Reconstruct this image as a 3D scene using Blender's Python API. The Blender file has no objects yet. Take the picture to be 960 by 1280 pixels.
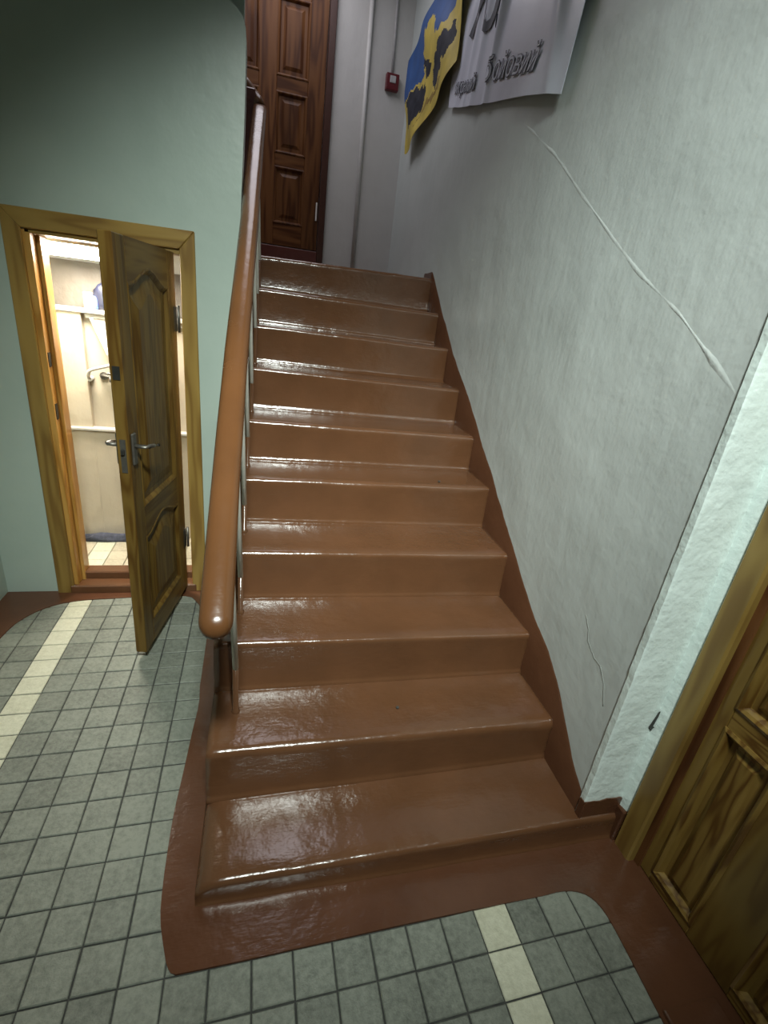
import bpy, bmesh, math, random
from mathutils import Matrix, Vector, noise
from mathutils.geometry import tessellate_polygon
random.seed(7)
scene = bpy.context.scene
COL = scene.collection

# ------------------------------------------------------------------ camera
cam_data = bpy.data.cameras.new('camera')
cam = bpy.data.objects.new('camera', cam_data); COL.objects.link(cam); scene.camera = cam
RC = ((0.96908790, -0.21678695, 0.11777912), (0.02376450, -0.39314634, -0.91916876), (0.24556822, 0.89355435, -0.37584155))
CAM = Vector((0.061, -0.811, 1.500)); FPX = 595.78
m = Matrix.Identity(4)
for r in range(3):
    m[r][0] = RC[0][r]; m[r][1] = -RC[1][r]; m[r][2] = -RC[2][r]; m[r][3] = CAM[r]
cam.matrix_world = m
cam_data.sensor_fit = 'VERTICAL'; cam_data.sensor_height = 36.0; cam_data.lens = 36.0 * FPX / 1280.0
cam_data.clip_start = 0.02
# ------------------------------------------------------------------ view, world, lamps
scene.view_settings.view_transform = 'Standard'; scene.view_settings.look = 'None'
scene.view_settings.gamma = 1.0; scene.view_settings.use_curve_mapping = False
scene.view_settings.exposure = -0.03
wd = bpy.data.worlds.new('world'); scene.world = wd; wd.use_nodes = True
wd.node_tree.nodes['Background'].inputs[0].default_value = (0.6, 0.7, 0.75, 1)
wd.node_tree.nodes['Background'].inputs[1].default_value = 0.05

def area_light(name, loc, target, sx, sy, power, color):
    d = bpy.data.lights.new(name, 'AREA'); d.shape = 'RECTANGLE'; d.size = sx; d.size_y = sy
    d.energy = power; d.color = color
    o = bpy.data.objects.new(name, d); COL.objects.link(o); o.location = loc
    o.rotation_euler = (Vector(target) - Vector(loc)).to_track_quat('-Z', 'Y').to_euler()
    return o
HALL_Z = 3.9
hl = area_light('hall_lamp_light', (0.15, -1.45, 3.55), (0.46, 1.10, 0.70), 0.42, 0.28, 30.0, (0.92, 1.0, 0.94))
hl.data.spread = math.radians(60)  # cone narrowed so light fades towards the frame corners like lens falloff
area_light('landing_lamp_light', (0.1, 2.9, 3.84), (0.1, 2.9, 0.0), 0.8, 1.5, 13.5, (0.97, 0.93, 1.0))
# ------------------------------------------------------------------ materials
def new_mat(name):
    mt = bpy.data.materials.new(name); mt.use_nodes = True
    nt = mt.node_tree; b = nt.nodes['Principled BSDF']
    return mt, nt, b, nt.nodes, nt.links
def ramp(n, l, src, stops):
    r = n.new('ShaderNodeValToRGB'); e = r.color_ramp.elements
    e[0].position, e[0].color = stops[0][0], (*stops[0][1], 1)
    e[1].position, e[1].color = stops[-1][0], (*stops[-1][1], 1)
    for p, c in stops[1:-1]:
        k = e.new(p); k.color = (*c, 1)
    l.new(src, r.inputs[0]); return r
def coords(n, l, scale=(1, 1, 1)):
    t = n.new('ShaderNodeTexCoord'); mp = n.new('ShaderNodeMapping'); mp.inputs['Scale'].default_value = scale
    l.new(t.outputs['Object'], mp.inputs[0]); return mp.outputs[0]
def noise_tex(n, l, vec, scale, detail=3, rough=0.55):
    t = n.new('ShaderNodeTexNoise'); t.inputs['Scale'].default_value = scale
    t.inputs['Detail'].default_value = detail; t.inputs['Roughness'].default_value = rough
    l.new(vec, t.inputs['Vector']); return t.outputs['Fac']
def bump(n, l, b, src, strength, dist=0.01, prev=None):
    k = n.new('ShaderNodeBump'); k.inputs['Strength'].default_value = strength; k.inputs['Distance'].default_value = dist
    l.new(src, k.inputs['Height'])
    if prev: l.new(prev.outputs[0], k.inputs['Normal'])
    l.new(k.outputs[0], b.inputs['Normal']); return k
def plain(name, color, rough=0.5, metal=0.0, var=0.12, scale=30, bmp=0.0):
    mt, nt, b, n, l = new_mat(name)
    v = coords(n, l); f = noise_tex(n, l, v, scale)
    lo = tuple(c * (1 - var) for c in color); hi = tuple(min(1, c * (1 + var)) for c in color)
    r = ramp(n, l, f, [(0.3, lo), (0.7, hi)]); l.new(r.outputs[0], b.inputs['Base Color'])
    b.inputs['Roughness'].default_value = rough; b.inputs['Metallic'].default_value = metal
    if bmp: bump(n, l, b, f, bmp, 0.004)
    return mt
def paint_gloss(name, c0, c1, rough=0.22, b1=0.25, b2=0.15):
    mt, nt, b, n, l = new_mat(name)
    v = coords(n, l); f = noise_tex(n, l, v, 5, 5); r = ramp(n, l, f, [(0.3, c0), (0.7, c1)])
    l.new(r.outputs[0], b.inputs['Base Color'])
    fr = noise_tex(n, l, v, 9, 4); rr = n.new('ShaderNodeMapRange')
    rr.inputs['To Min'].default_value = rough * 0.75; rr.inputs['To Max'].default_value = rough * 1.5
    l.new(fr, rr.inputs[0]); l.new(rr.outputs[0], b.inputs['Roughness'])
    k = bump(n, l, b, noise_tex(n, l, v, 18, 3), b1, 0.01)
    v2 = coords(n, l, (30, 160, 160)); bump(n, l, b, noise_tex(n, l, v2, 1, 2), b2, 0.003, k)
    return mt
def plaster(name, c0, c1, rough=0.45, b1=0.3, b2=0.15, streak=True):
    mt, nt, b, n, l = new_mat(name)
    v = coords(n, l); f = noise_tex(n, l, v, 1.6, 6, 0.6); r = ramp(n, l, f, [(0.3, c0), (0.7, c1)])
    l.new(r.outputs[0], b.inputs['Base Color']); b.inputs['Roughness'].default_value = rough
    k = bump(n, l, b, noise_tex(n, l, v, 6, 4), b1, 0.02)
    k = bump(n, l, b, noise_tex(n, l, v, 55, 3), b2, 0.004, k)
    if streak: bump(n, l, b, noise_tex(n, l, coords(n, l, (14, 14, 3)), 1, 3), 0.2, 0.012, k)
    return mt
def wood(name, dark, mid, light, axis=2, rough=0.3, bscale=1.0):
    """varnished wood with grain running along one axis of the piece"""
    mt, nt, b, n, l = new_mat(name)
    t = n.new('ShaderNodeTexCoord'); oi = n.new('ShaderNodeObjectInfo')
    add = n.new('ShaderNodeVectorMath'); add.operation = 'MULTIPLY_ADD'
    cx = n.new('ShaderNodeCombineXYZ')
    for i in range(3): l.new(oi.outputs['Random'], cx.inputs[i])
    l.new(cx.outputs[0], add.inputs[0]); add.inputs[1].default_value = (7, 5, 9); l.new(t.outputs['Object'], add.inputs[2])
    mp = n.new('ShaderNodeMapping'); s = [9 * bscale] * 3; s[axis] = 0.9 * bscale; mp.inputs['Scale'].default_value = s
    l.new(add.outputs[0], mp.inputs[0])
    f1 = noise_tex(n, l, mp.outputs[0], 1.0, 2, 0.5)
    mul = n.new('ShaderNodeMath'); mul.operation = 'MULTIPLY'; l.new(f1, mul.inputs[0]); mul.inputs[1].default_value = 11
    sn = n.new('ShaderNodeMath'); sn.operation = 'SINE'; 
    mul2 = n.new('ShaderNodeMath'); mul2.operation = 'MULTIPLY'; l.new(mul.outputs[0], mul2.inputs[0]); mul2.inputs[1].default_value = 3.3
    l.new(mul2.outputs[0], sn.inputs[0])
    mr = n.new('ShaderNodeMapRange'); mr.inputs['From Min'].default_value = -1; l.new(sn.outputs[0], mr.inputs[0])
    r1 = ramp(n, l, mr.outputs[0], [(0.0, dark), (0.35, mid), (1.0, light)])
    f2 = noise_tex(n, l, mp.outputs[0], 0.45, 3)
    mx = n.new('ShaderNodeMix'); mx.data_type = 'RGBA'; mx.blend_type = 'MULTIPLY'; mx.inputs[0].default_value = 0.8
    r2 = ramp(n, l, f2, [(0.3, (0.55, 0.55, 0.55)), (0.7, (1.1, 1.1, 1.1))])
    l.new(r1.outputs[0], mx.inputs[6]); l.new(r2.outputs[0], mx.inputs[7]); l.new(mx.outputs[2], b.inputs['Base Color'])
    b.inputs['Roughness'].default_value = rough
    bump(n, l, b, mr.outputs[0], 0.12, 0.003)
    return mt
def tile_mat(name, c0, c1, rough=0.55):
    mt, nt, b, n, l = new_mat(name)
    oi = n.new('ShaderNodeObjectInfo'); t = n.new('ShaderNodeTexCoord')
    g = n.new('ShaderNodeNewGeometry')
    f = noise_tex(n, l, g.outputs['Position'], 60, 4, 0.7)
    f3 = noise_tex(n, l, g.outputs['Position'], 9, 4, 0.6)
    a = n.new('ShaderNodeMath'); a.operation = 'MULTIPLY_ADD'; l.new(oi.outputs['Random'], a.inputs[0]); a.inputs[1].default_value = 0.2
    l.new(f, a.inputs[2])
    a2 = n.new('ShaderNodeMath'); a2.operation = 'MULTIPLY_ADD'; l.new(f3, a2.inputs[0]); a2.inputs[1].default_value = 0.5; l.new(a.outputs[0], a2.inputs[2])
    r = ramp(n, l, a2.outputs[0], [(0.45, c0), (1.2, c1)])
    l.new(r.outputs[0], b.inputs['Base Color']); b.inputs['Roughness'].default_value = rough
    k = bump(n, l, b, noise_tex(n, l, g.outputs['Position'], 150, 3, 0.7), 0.5, 0.004); k = bump(n, l, b, f, 0.35, 0.004, k); bump(n, l, b, noise_tex(n, l, g.outputs['Position'], 22, 3), 0.3, 0.008, k)
    return mt
M = {}
M['brown'] = paint_gloss('brown_gloss_paint', (0.106, 0.0475, 0.0215), (0.132, 0.059, 0.027), 0.18)
M['brown'].node_tree.nodes['Principled BSDF'].inputs['Specular IOR Level'].default_value = 0.75
M['brown_dark'] = paint_gloss('brown_border_paint', (0.088, 0.036, 0.018), (0.110, 0.046, 0.023), 0.2)
M['rail'] = paint_gloss('brown_rail_paint', (0.115, 0.049, 0.018), (0.145, 0.061, 0.022), 0.22, 0.15, 0.05)
M['maroon'] = paint_gloss('maroon_paint', (0.10, 0.028, 0.022), (0.13, 0.036, 0.028), 0.3)
M['stair_wall'] = plaster('stair_wall_paint', (0.55, 0.605, 0.585), (0.62, 0.672, 0.652), 0.5, 0.25, 0.12)
M['ridge'] = plaster('ridge_paint', (0.60, 0.655, 0.635), (0.67, 0.72, 0.70), 0.5, 0.4, 0.3, False)
M['pillar'] = plaster('pillar_paint', (0.76, 0.89, 0.85), (0.82, 0.93, 0.89), 0.42, 0.5, 0.5)
M['mint'] = plaster('mint_wall_paint', (0.365, 0.45, 0.395), (0.43, 0.515, 0.455), 0.36, 0.12, 0.05, False)
M['rear'] = plaster('darkened_rear_paint', (0.16, 0.19, 0.16), (0.2, 0.23, 0.2), 0.6)  # rear wall out of view, darkened to cut bounced light
M['back_wall'] = plaster('back_wall_paint', (0.55, 0.55, 0.53), (0.62, 0.62, 0.60), 0.5, 0.25, 0.1)
M['ceiling'] = plaster('ceiling_paint', (0.36, 0.37, 0.36), (0.44, 0.45, 0.44), 0.7, 0.2, 0.1, False)  # grey kept low so the unseen hall ceiling bounces less light
M['cream'] = plaster('cream_alcove_paint', (0.42, 0.365, 0.275), (0.48, 0.42, 0.325), 0.45, 0.3, 0.1)
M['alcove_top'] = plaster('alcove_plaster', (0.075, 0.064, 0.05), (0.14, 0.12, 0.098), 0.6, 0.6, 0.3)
M['white'] = plain('white_enamel', (0.80, 0.79, 0.75), 0.35, 0, 0.05)
M['ledge_white'] = plain('ledge_white_paint', (0.46, 0.44, 0.40), 0.4, 0, 0.05)
M['jamb'] = wood('lit_jamb_varnish', (0.36, 0.17, 0.03), (0.45, 0.235, 0.05), (0.52, 0.29, 0.07), 2, 0.35, 1.2)  # casing's pine made lighter and more orange; lamp glow put into the colour
M['bal_white'] = plain('baluster_white', (0.80, 0.81, 0.73), 0.45, 0, 0.06)
PD, PM, PL = (0.135, 0.062, 0.012), (0.235, 0.135, 0.03), (0.30, 0.185, 0.045)
M['pine'] = wood('pine_varnish', PD, PM, PL, 2, 0.3, 2.2)
M['pine_stile'] = wood('pine_varnish_stile', (0.19, 0.105, 0.023), (0.235, 0.14, 0.031), (0.27, 0.17, 0.04), 2, 0.3, 1.5)
M['pine_x'] = wood('pine_varnish_across', PD, PM, PL, 0, 0.3, 2.2)
M['pine_y'] = wood('pine_varnish_deep', PD, PM, PL, 1)
OD, OM, OL = (0.22, 0.125, 0.03), (0.29, 0.18, 0.045), (0.34, 0.22, 0.058)
M['casing'] = wood('casing_varnish', OD, OM, OL, 2, 0.35)
M['casing_x'] = wood('casing_varnish_across', OD, OM, OL, 0, 0.35)
LD, LM, LL = (0.10, 0.050, 0.010), (0.135, 0.075, 0.016), (0.165, 0.098, 0.022)
def dull(mt, v):
    mt.node_tree.nodes['Principled BSDF'].inputs['Specular IOR Level'].default_value = v; return mt
M['leaf'] = wood('leaf_varnish', LD, LM, LL, 2, 0.38, 1.7)
M['leaf_x'] = wood('leaf_varnish_across', LD, LM, LL, 0, 0.38, 1.7)
DD, DM, DL = (0.085, 0.03, 0.011), (0.14, 0.055, 0.019), (0.18, 0.075, 0.026)
for k_ in ('leaf', 'leaf_x'): dull(M[k_], .22)
M['dark_wood'] = wood('brown_door_varnish', DD, DM, DL, 2, 0.4)
M['dark_wood_x'] = wood('brown_door_varnish_across', DD, DM, DL, 0, 0.4)
for k_ in ('dark_wood', 'dark_wood_x'): dull(M[k_], .2)
M['dark_frame'] = plain('dark_frame_paint', (0.06, 0.022, 0.014), 0.35)
M['grout'] = plain('dark_grout', (0.045, 0.047, 0.042), 0.9, 0, 0.3, 40)
M['tile'] = tile_mat('grey_green_tile', (0.086, 0.094, 0.076), (0.235, 0.254, 0.208))
M['tile_cream'] = tile_mat('cream_tile', (0.42, 0.42, 0.30), (0.62, 0.62, 0.48), 0.5)
M['tile_beige'] = tile_mat('beige_tile', (0.30, 0.27, 0.195), (0.52, 0.47, 0.35))  # beige tile, lightened further where the lamp leaves the floor dim
M['metal'] = plain('worn_metal', (0.16, 0.15, 0.13), 0.42, 0.7, 0.2)
M['dark_metal'] = plain('dark_metal', (0.05, 0.05, 0.045), 0.45, 0.6, 0.2)
M['red'] = plain('red_plastic', (0.13, 0.012, 0.016), 0.4)
M['grey_plate'] = plain('grey_plate', (0.5, 0.5, 0.5), 0.4)
M['pipe'] = plain('painted_pipe', (0.60, 0.60, 0.58), 0.45, 0, 0.05)
M['cable'] = plain('grey_cable', (0.45, 0.45, 0.45), 0.5)
M['blue'] = plain('flag_blue', (0.012, 0.075, 0.26), 0.6, 0, 0.2, 8)
M['yellow'] = plain('flag_yellow', (0.55, 0.43, 0.07), 0.55, 0, 0.2, 8)
M['charcoal'] = plain('flag_charcoal', (0.035, 0.038, 0.05), 0.6, 0, 0.4, 12)
dull(M['charcoal'], .1)
M['hem'] = plain('flag_hem', (0.26, 0.17, 0.03), 0.6, 0, 0.3, 12)
M['banner'] = plain('banner_fabric', (0.74, 0.78, 0.90), 0.3, 0, 0.05, 6)
M['print_dark'] = plain('print_dark', (0.05, 0.055, 0.075), 0.6, 0, 0.2)
M['print_light'] = plain('print_light', (0.55, 0.58, 0.66), 0.5, 0, 0.1)
M['cloth'] = plain('grey_cloth', (0.055, 0.06, 0.085), 0.9, 0, 0.4, 40, 0.6)
M['black_bag'] = plain('black_bag', (0.012, 0.014, 0.03), 0.4, 0, 0.4, 20, 0.4)
M['blue_bag'] = plain('blue_plastic', (0.12, 0.22, 0.75), 0.35, 0, 0.2)
M['carton'] = plain('carton_white', (0.62, 0.53, 0.47), 0.6, 0, 0.1)
M['cab_panel'] = plain('painted_panel', (0.30, 0.28, 0.24), 0.4, 0, 0.05)
M['crack'] = plain('crack_shadow', (0.28, 0.30, 0.28), 0.8)
mt, nt, b, n, l = new_mat('lit_diffuser'); b.inputs['Base Color'].default_value = (.9, .9, .9, 1)
b.inputs['Emission Color'].default_value = (1.0, 0.92, 0.80, 1); b.inputs['Emission Strength'].default_value = 115.0
M['glow'] = mt
M['lens'] = plain('lamp_lens', (0.85, 0.9, 0.88), 0.4)

# ------------------------------------------------------------------ mesh helpers
def finish(name, bm, mat, parent=None, smooth=False, loc=None):
    bmesh.ops.recalc_face_normals(bm, faces=bm.faces)
    me = bpy.data.meshes.new(name); bm.to_mesh(me); bm.free()
    for x in (mat if isinstance(mat, (list, tuple)) else [mat]): me.materials.append(x)
    if smooth:
        for p in me.polygons: p.use_smooth = True
        me.set_sharp_from_angle(angle=math.radians(50))
    o = bpy.data.objects.new(name, me); COL.objects.link(o)
    if parent: o.parent = parent
    if loc: o.location = loc
    return o
def tag(o, label, cat, group=None, kind=None):
    o['label'] = label; o['category'] = cat
    if group: o['group'] = group
    if kind: o['kind'] = kind
    return o
def thing(name, label, cat, loc=(0, 0, 0), rz=0.0, kind=None, group=None):
    o = bpy.data.objects.new(name, None); COL.objects.link(o); o.location = loc; o.rotation_euler = (0, 0, rz)
    o.empty_display_size = 0.1
    return tag(o, label, cat, group, kind)
def add_box(bm, x0, x1, y0, y1, z0, z1, bev=0.0, seg=1):
    b = bmesh.new(); bmesh.ops.create_cube(b, size=1)
    for v in b.verts:
        v.co = Vector((x0 + (v.co.x + .5) * (x1 - x0), y0 + (v.co.y + .5) * (y1 - y0), z0 + (v.co.z + .5) * (z1 - z0)))
    if bev: bmesh.ops.bevel(b, geom=list(b.edges), offset=bev, segments=seg, affect='EDGES', profile=0.6)
    join(bm, b)
def join(bm, b):
    mp = {}
    for v in b.verts: mp[v] = bm.verts.new(v.co)
    for f in b.faces:
        try:
            nf = bm.faces.new([mp[v] for v in f.verts]); nf.material_index = f.material_index; nf.smooth = f.smooth
        except ValueError: pass
    b.free()
def box(name, x0, x1, y0, y1, z0, z1, mat, parent=None, bev=0.0, seg=1):
    bm = bmesh.new(); add_box(bm, min(x0, x1), max(x0, x1), min(y0, y1), max(y0, y1), min(z0, z1), max(z0, z1), bev, seg)
    return finish(name, bm, mat, parent)
def add_tube(bm, pts, rad, n=10, sx=1.0, cap=True, squash=None):
    """swept tube along pts; rad a number or list"""
    pts = [Vector(p) for p in pts]; rings = []
    up0 = Vector((1, 0, 0))
    for i, p in enumerate(pts):
        t = (pts[min(i + 1, len(pts) - 1)] - pts[max(i - 1, 0)]).normalized()
        a = up0 - t * up0.dot(t)
        if a.length < 0.2: a = Vector((0, 0, 1)) - t * t.z
        a.normalize(); b = t.cross(a)
        r = rad[i] if isinstance(rad, (list, tuple)) else rad
        rings.append([bm.verts.new(p + a * (r * sx * math.cos(2 * math.pi * k / n)) + b * (r * math.sin(2 * math.pi * k / n))) for k in range(n)])
    for A, B in zip(rings, rings[1:]):
        for k in range(n):
            f = bm.faces.new((A[k], A[(k + 1) % n], B[(k + 1) % n], B[k])); f.smooth = True
    if cap:
        bm.faces.new(rings[0][::-1]); bm.faces.new(rings[-1])
def tube(name, pts, rad, mat, parent=None, n=10, sx=1.0):
    bm = bmesh.new(); add_tube(bm, pts, rad, n, sx); return finish(name, bm, mat, parent)
def extrude_poly(bm, pts, vec):
    """prism from a 3D polygon"""
    vec = Vector(vec); A = [bm.verts.new(p) for p in pts]; B = [bm.verts.new(Vector(p) + vec) for p in pts]
    bm.faces.new(A); bm.faces.new(B[::-1])
    for i in range(len(A)):
        j = (i + 1) % len(A); bm.faces.new((A[j], A[i], B[i], B[j]))
def grid_surface(bm, nu, nv, fn):
    V = [[bm.verts.new(fn(i / nu, j / nv)) for j in range(nv + 1)] for i in range(nu + 1)]
    F = {}
    for i in range(nu):
        for j in range(nv):
            f = bm.faces.new((V[i][j], V[i + 1][j], V[i + 1][j + 1], V[i][j + 1])); f.smooth = True; F[i, j] = f
    return V, F
def nz(x, y=0.0, z=0.0, s=1.0):
    return noise.noise(Vector((x * s, y * s, z * s)))
def lerp_list(lst, x):
    for (a, va), (b, vb) in zip(lst, lst[1:]):
        if a <= x <= b: return va + (vb - va) * (x - a) / (b - a)
    return lst[0][1] if x < lst[0][0] else lst[-1][1]
def inside(p, poly):
    x, y = p; c = False; n = len(poly)
    for i in range(n):
        x1, y1 = poly[i]; x2, y2 = poly[i - 1]
        if (y1 > y) != (y2 > y) and x < (x2 - x1) * (y - y1) / (y2 - y1) + x1: c = not c
    return c
def in_view(p, margin=40):
    q = Vector(p) - CAM
    d = [sum(RC[r][k] * q[k] for k in range(3)) for r in range(3)]
    if d[2] < 0.05: return False
    u = 480 + FPX * d[0] / d[2]; v = 640 + FPX * d[1] / d[2]
    return -margin < u < 960 + margin and -margin < v < 1280 + margin

# ------------------------------------------------------------------ main dimensions
W = 1.068          # stair-side face of the right wall
YF = 1.589         # face of the wall with the small door
YB = 3.758         # wall at the top of the stairs
YP = 0.047         # face of the short pillar beside the right door
XD = 1.211         # plane of the right door's casing
XL = -1.176        # left wall
REAR = -2.6
LAND = 1.752
SIDE = -0.086      # open side of the stairs

# ------------------------------------------------------------------ floor
floor = thing('floor', 'grey green square tiled hall floor with cream stripes and brown painted edges', 'floor', kind='structure')
box('screed', XL - .1, XD + .25, REAR - .1, YF + .02, -.12, -.0045, M['grout'], floor)
PAINT = [(-0.176, 0.83), (-0.167, 0.741), (-0.175, 0.60), (-0.178, 0.50), (-0.183, 0.377), (-0.187, 0.29), (-0.186, 0.208), (-0.181, 0.077), (-0.173, 0.001), (-0.15, -0.071), (-0.137, -0.105), (-0.123, -0.122), (-0.093, -0.122), (0.032, -0.121), (0.228, -0.117), (0.444, -0.112), (0.679, -0.109), (0.882, -0.109), (0.94, -0.106), (0.985, -0.112), (1.018, -0.128), (1.036, -0.155), (1.043, -0.195), (1.04, -0.295), (1.035, -0.386), (1.034, -0.55), (1.04, -0.9), (1.04, REAR)]
paint_stairs = PAINT + [(XD + .1, REAR), (XD + .1, 0.06), (0.3, 0.1), (-0.02, 0.12), (-0.02, YF), (-0.205, YF), (-0.185, 1.2)]
paint_left = [(-1.055, REAR), (-1.05, 0.4), (-1.05, 0.9), (-1.05, 1.18), (-1.04, 1.299), (-1.016, 1.36), (-0.986, 1.41), (-0.95, 1.448), (-0.907, 1.475), (-0.85, 1.495), (-0.792, 1.506), (-0.648, 1.515), (-0.592, 1.521), (-0.4, 1.524), (-0.308, 1.524), (-0.27, 1.47), (-0.245, 1.42), (-0.20, 1.38), (-0.15, 1.38), (-0.15, YF), (XL, YF), (XL, REAR)]
def smooth_poly(p, closed=True):
    out = []
    for i in range(len(p)):
        a, b = Vector((*p[i], 0)), Vector((*p[(i + 1) % len(p)], 0))
        q = .25 if (b - a).length < .16 else .004 / (b - a).length
        for w_ in (q, 1 - q): out.append((a.x * (1 - w_) + b.x * w_, a.y * (1 - w_) + b.y * w_))
    return out
for poly in (paint_stairs, paint_left):
    poly = smooth_poly(poly)
    bm = bmesh.new()
    tp_ = [bm.verts.new((x, y, 0.0032 if poly[0][1] > .5 else 0.0040)) for x, y in poly]; bt_ = [bm.verts.new((x, y, -0.003)) for x, y in poly]
    for k in range(len(poly)): bm.faces.new((tp_[k], tp_[k - 1], bt_[k - 1], bt_[k]))
    for tri in tessellate_polygon([[Vector((x, y, 0)) for x, y in poly]]):
        try: bm.faces.new([tp_[i] for i in tri])
        except ValueError: pass
    o = finish('painted_border', bm, M['brown_dark'], floor)
    o['label'] = 'brown glossy painted border'
o = box('door_sill', 1.045, XD - .006, -1.0, -.392, 0.0, .013, M['brown_dark'], floor, .006, 2)
# square tiles, one object each
PU, PV, TH = 0.0999, 0.0993, 0.02
def tile_mesh(name, mat, w, d):
    bm = bmesh.new(); c = 0.0022; h = 0.014
    lo = [(-w / 2, -d / 2), (w / 2, -d / 2), (w / 2, d / 2), (-w / 2, d / 2)]
    A = [bm.verts.new((x, y, -h)) for x, y in lo]; B = [bm.verts.new((x, y, -c)) for x, y in lo]
    Cc = [bm.verts.new((x - math.copysign(c, x), y - math.copysign(c, y), 0)) for x, y in lo]
    for P, Q in ((A, B), (B, Cc)):
        for i in range(4): bm.faces.new((P[i], P[(i + 1) % 4], Q[(i + 1) % 4], Q[i]))
    bm.faces.new(Cc)
    bmesh.ops.recalc_face_normals(bm, faces=bm.faces)
    me = bpy.data.meshes.new(name); bm.to_mesh(me); bm.free(); me.materials.append(mat); return me
T_GREY = tile_mesh('tile', M['tile'], PU - .0034, PV - .0034)
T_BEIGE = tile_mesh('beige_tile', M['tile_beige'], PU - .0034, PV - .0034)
T_CREAM = tile_mesh('cream_tile', M['tile_cream'], PU - .002, PV - .0035)
ORG = Vector((0.655, 0.091))
UU = Vector((1, TH)) * PU; VV = Vector((-TH, 1)) * PV
ct, st = math.cos(TH), math.sin(TH)
rest = bmesh.new(); seen = 0
cand = []
for i in range(-20, 8):
    for j in range(-27, 17):
        c = ORG + UU * (i + .5) + VV * (j + .5)
        if not (XL - .02 < c.x < XD and REAR < c.y < YF - .01): continue
        cs = [c + UU * a + VV * b for a in (-.5, .5) for b in (-.5, .5)]
        if all(inside(q, paint_stairs) or (q.x > SIDE and q.y > 0.02) for q in cs) and inside(c, paint_stairs): continue
        if c.x > SIDE + .04 and c.y > 0.08: continue
        if all(inside(q, paint_left) for q in cs): continue
        cand.append((c, i, j, any(in_view((q.x, q.y, 0), 25) for q in cs)))
cand.sort(key=lambda t: (Vector((t[0].x, t[0].y, 0)) - CAM).length)
for c, i, j, vis in cand:
    cream = i in (0, -15)
    if vis and seen < 298:
        seen += 1
        o = bpy.data.objects.new('tile', T_CREAM if cream else T_GREY); COL.objects.link(o); o.parent = floor
        o.location = (c.x, c.y, random.uniform(-.0012, 0.0)); o.rotation_euler = (random.uniform(-.008, .008), random.uniform(-.008, .008), TH + random.uniform(-.01, .01))
        s = random.uniform(0.985, 1.004); o.scale = (s, s, 1)
    else:
        b = bmesh.new(); b.from_mesh(T_GREY); b.transform(Matrix.Translation((c.x, c.y, -.0006)) @ Matrix.Rotation(TH, 4, 'Z'))
        for f in b.faces: f.material_index = 1 if cream else 0
        join(rest, b)
o = finish('tile_field', rest, [M['tile'], M['tile_cream']], floor); o['kind'] = 'stuff'

# ------------------------------------------------------------------ walls and ceiling
def rough_wall(name, fn, nu, nv, mat, label, amp=0.004, thick=None):
    bm = bmesh.new(); grid_surface(bm, nu, nv, fn)
    if thick:
        r = bmesh.ops.extrude_face_region(bm, geom=list(bm.faces))
        for v in r['geom']:
            if isinstance(v, bmesh.types.BMVert): v.co += Vector(thick)
    o = finish(name, bm, mat, None, True)
    return tag(o, label, 'wall', kind='structure')
def right_fn(u, v):
    y = YP - .004 + u * (YB - YP + .024); z = -.02 + v * (HALL_Z + .02)
    a = 0.006 * nz(y * 1.3, z * 1.1, 3.1) + 0.0025 * nz(y * 5, z * 4, 9.0) + 0.0012 * nz(y * 14, z * 7, 1.0)
    return Vector((W + .003 + a * min(1, u * 12 + .15), y, z))
WR = rough_wall('wall_right', right_fn, 110, 110, M['stair_wall'], 'pale grey painted plaster wall running up beside the stairs', thick=(0.35, 0, 0))
RIDGE = [(1.62, 2.405), (1.457, 2.303), (1.161, 2.137), (0.934, 1.982), (0.689, 1.822), (0.487, 1.69), (0.296, 1.59), (0.172, 1.506), (0.05, 1.42)]
bm = bmesh.new()
n = 60; prof = [(-.012, .0012), (-.005, -.0001), (0, -.0008), (.004, -.0005), (.013, .0012)]
rows = []
rr = [(y, z) for y, z in RIDGE][::-1]
for k in range(n + 1):
    y = 0.05 + (1.62 - 0.05) * k / n; z = lerp_list(rr, y); w = 0.8 + 0.5 * nz(y * 6) + .25 * nz(y * 23)
    rows.append([bm.verts.new((right_fn((y - YP + .004) / (YB - YP + .024), (z + .02) / (HALL_Z + .02)).x + dx + .0016 * nz(y * 9, d * 40) + .003 * max(0, (y - 1.40) / .2), y - d * .55 * w, z + d * .83 * w)) for d, dx in prof])
for A, B in zip(rows, rows[1:]):
    for k in range(len(prof) - 1): bm.faces.new((A[k], A[k + 1], B[k + 1], B[k])).smooth = True
o = finish('trim_1', bm, M['ridge']); tag(o, 'thin raised plaster ridge running diagonally across the stair wall', 'trim', kind='structure')

def pillar_fn(u, v):
    u = u ** 1.0
    z = -.02 + v * (HALL_Z + .02); x = W - .002 + u * (XD + .06 - W)
    e = 0.003 * nz(z * 9, 4.0) + 0.003 * nz(z * 30, 8.0)
    if u < .02: x += .4 * e
    if u > .98: x += 0.6 * e + .003 * nz(z * 50)
    y = YP - .0105 + 0.0018 * nz(x * 7, z * 4, 2.0) + 0.0012 * nz(x * 40, z * 22, 5.0) + .0006 * nz(x * 90, z * 60, 1.0)
    if u < .02: y += .0015
    y -= .034 * min(1, max(0, (x - XD + .006) / .010))
    return Vector((x, y, z))
WP = rough_wall('wall_pillar', pillar_fn, 44, 320, M['pillar'], 'narrow pale mint rough plaster pillar between stair wall and right door', thick=(0, .02, 0))

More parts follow.
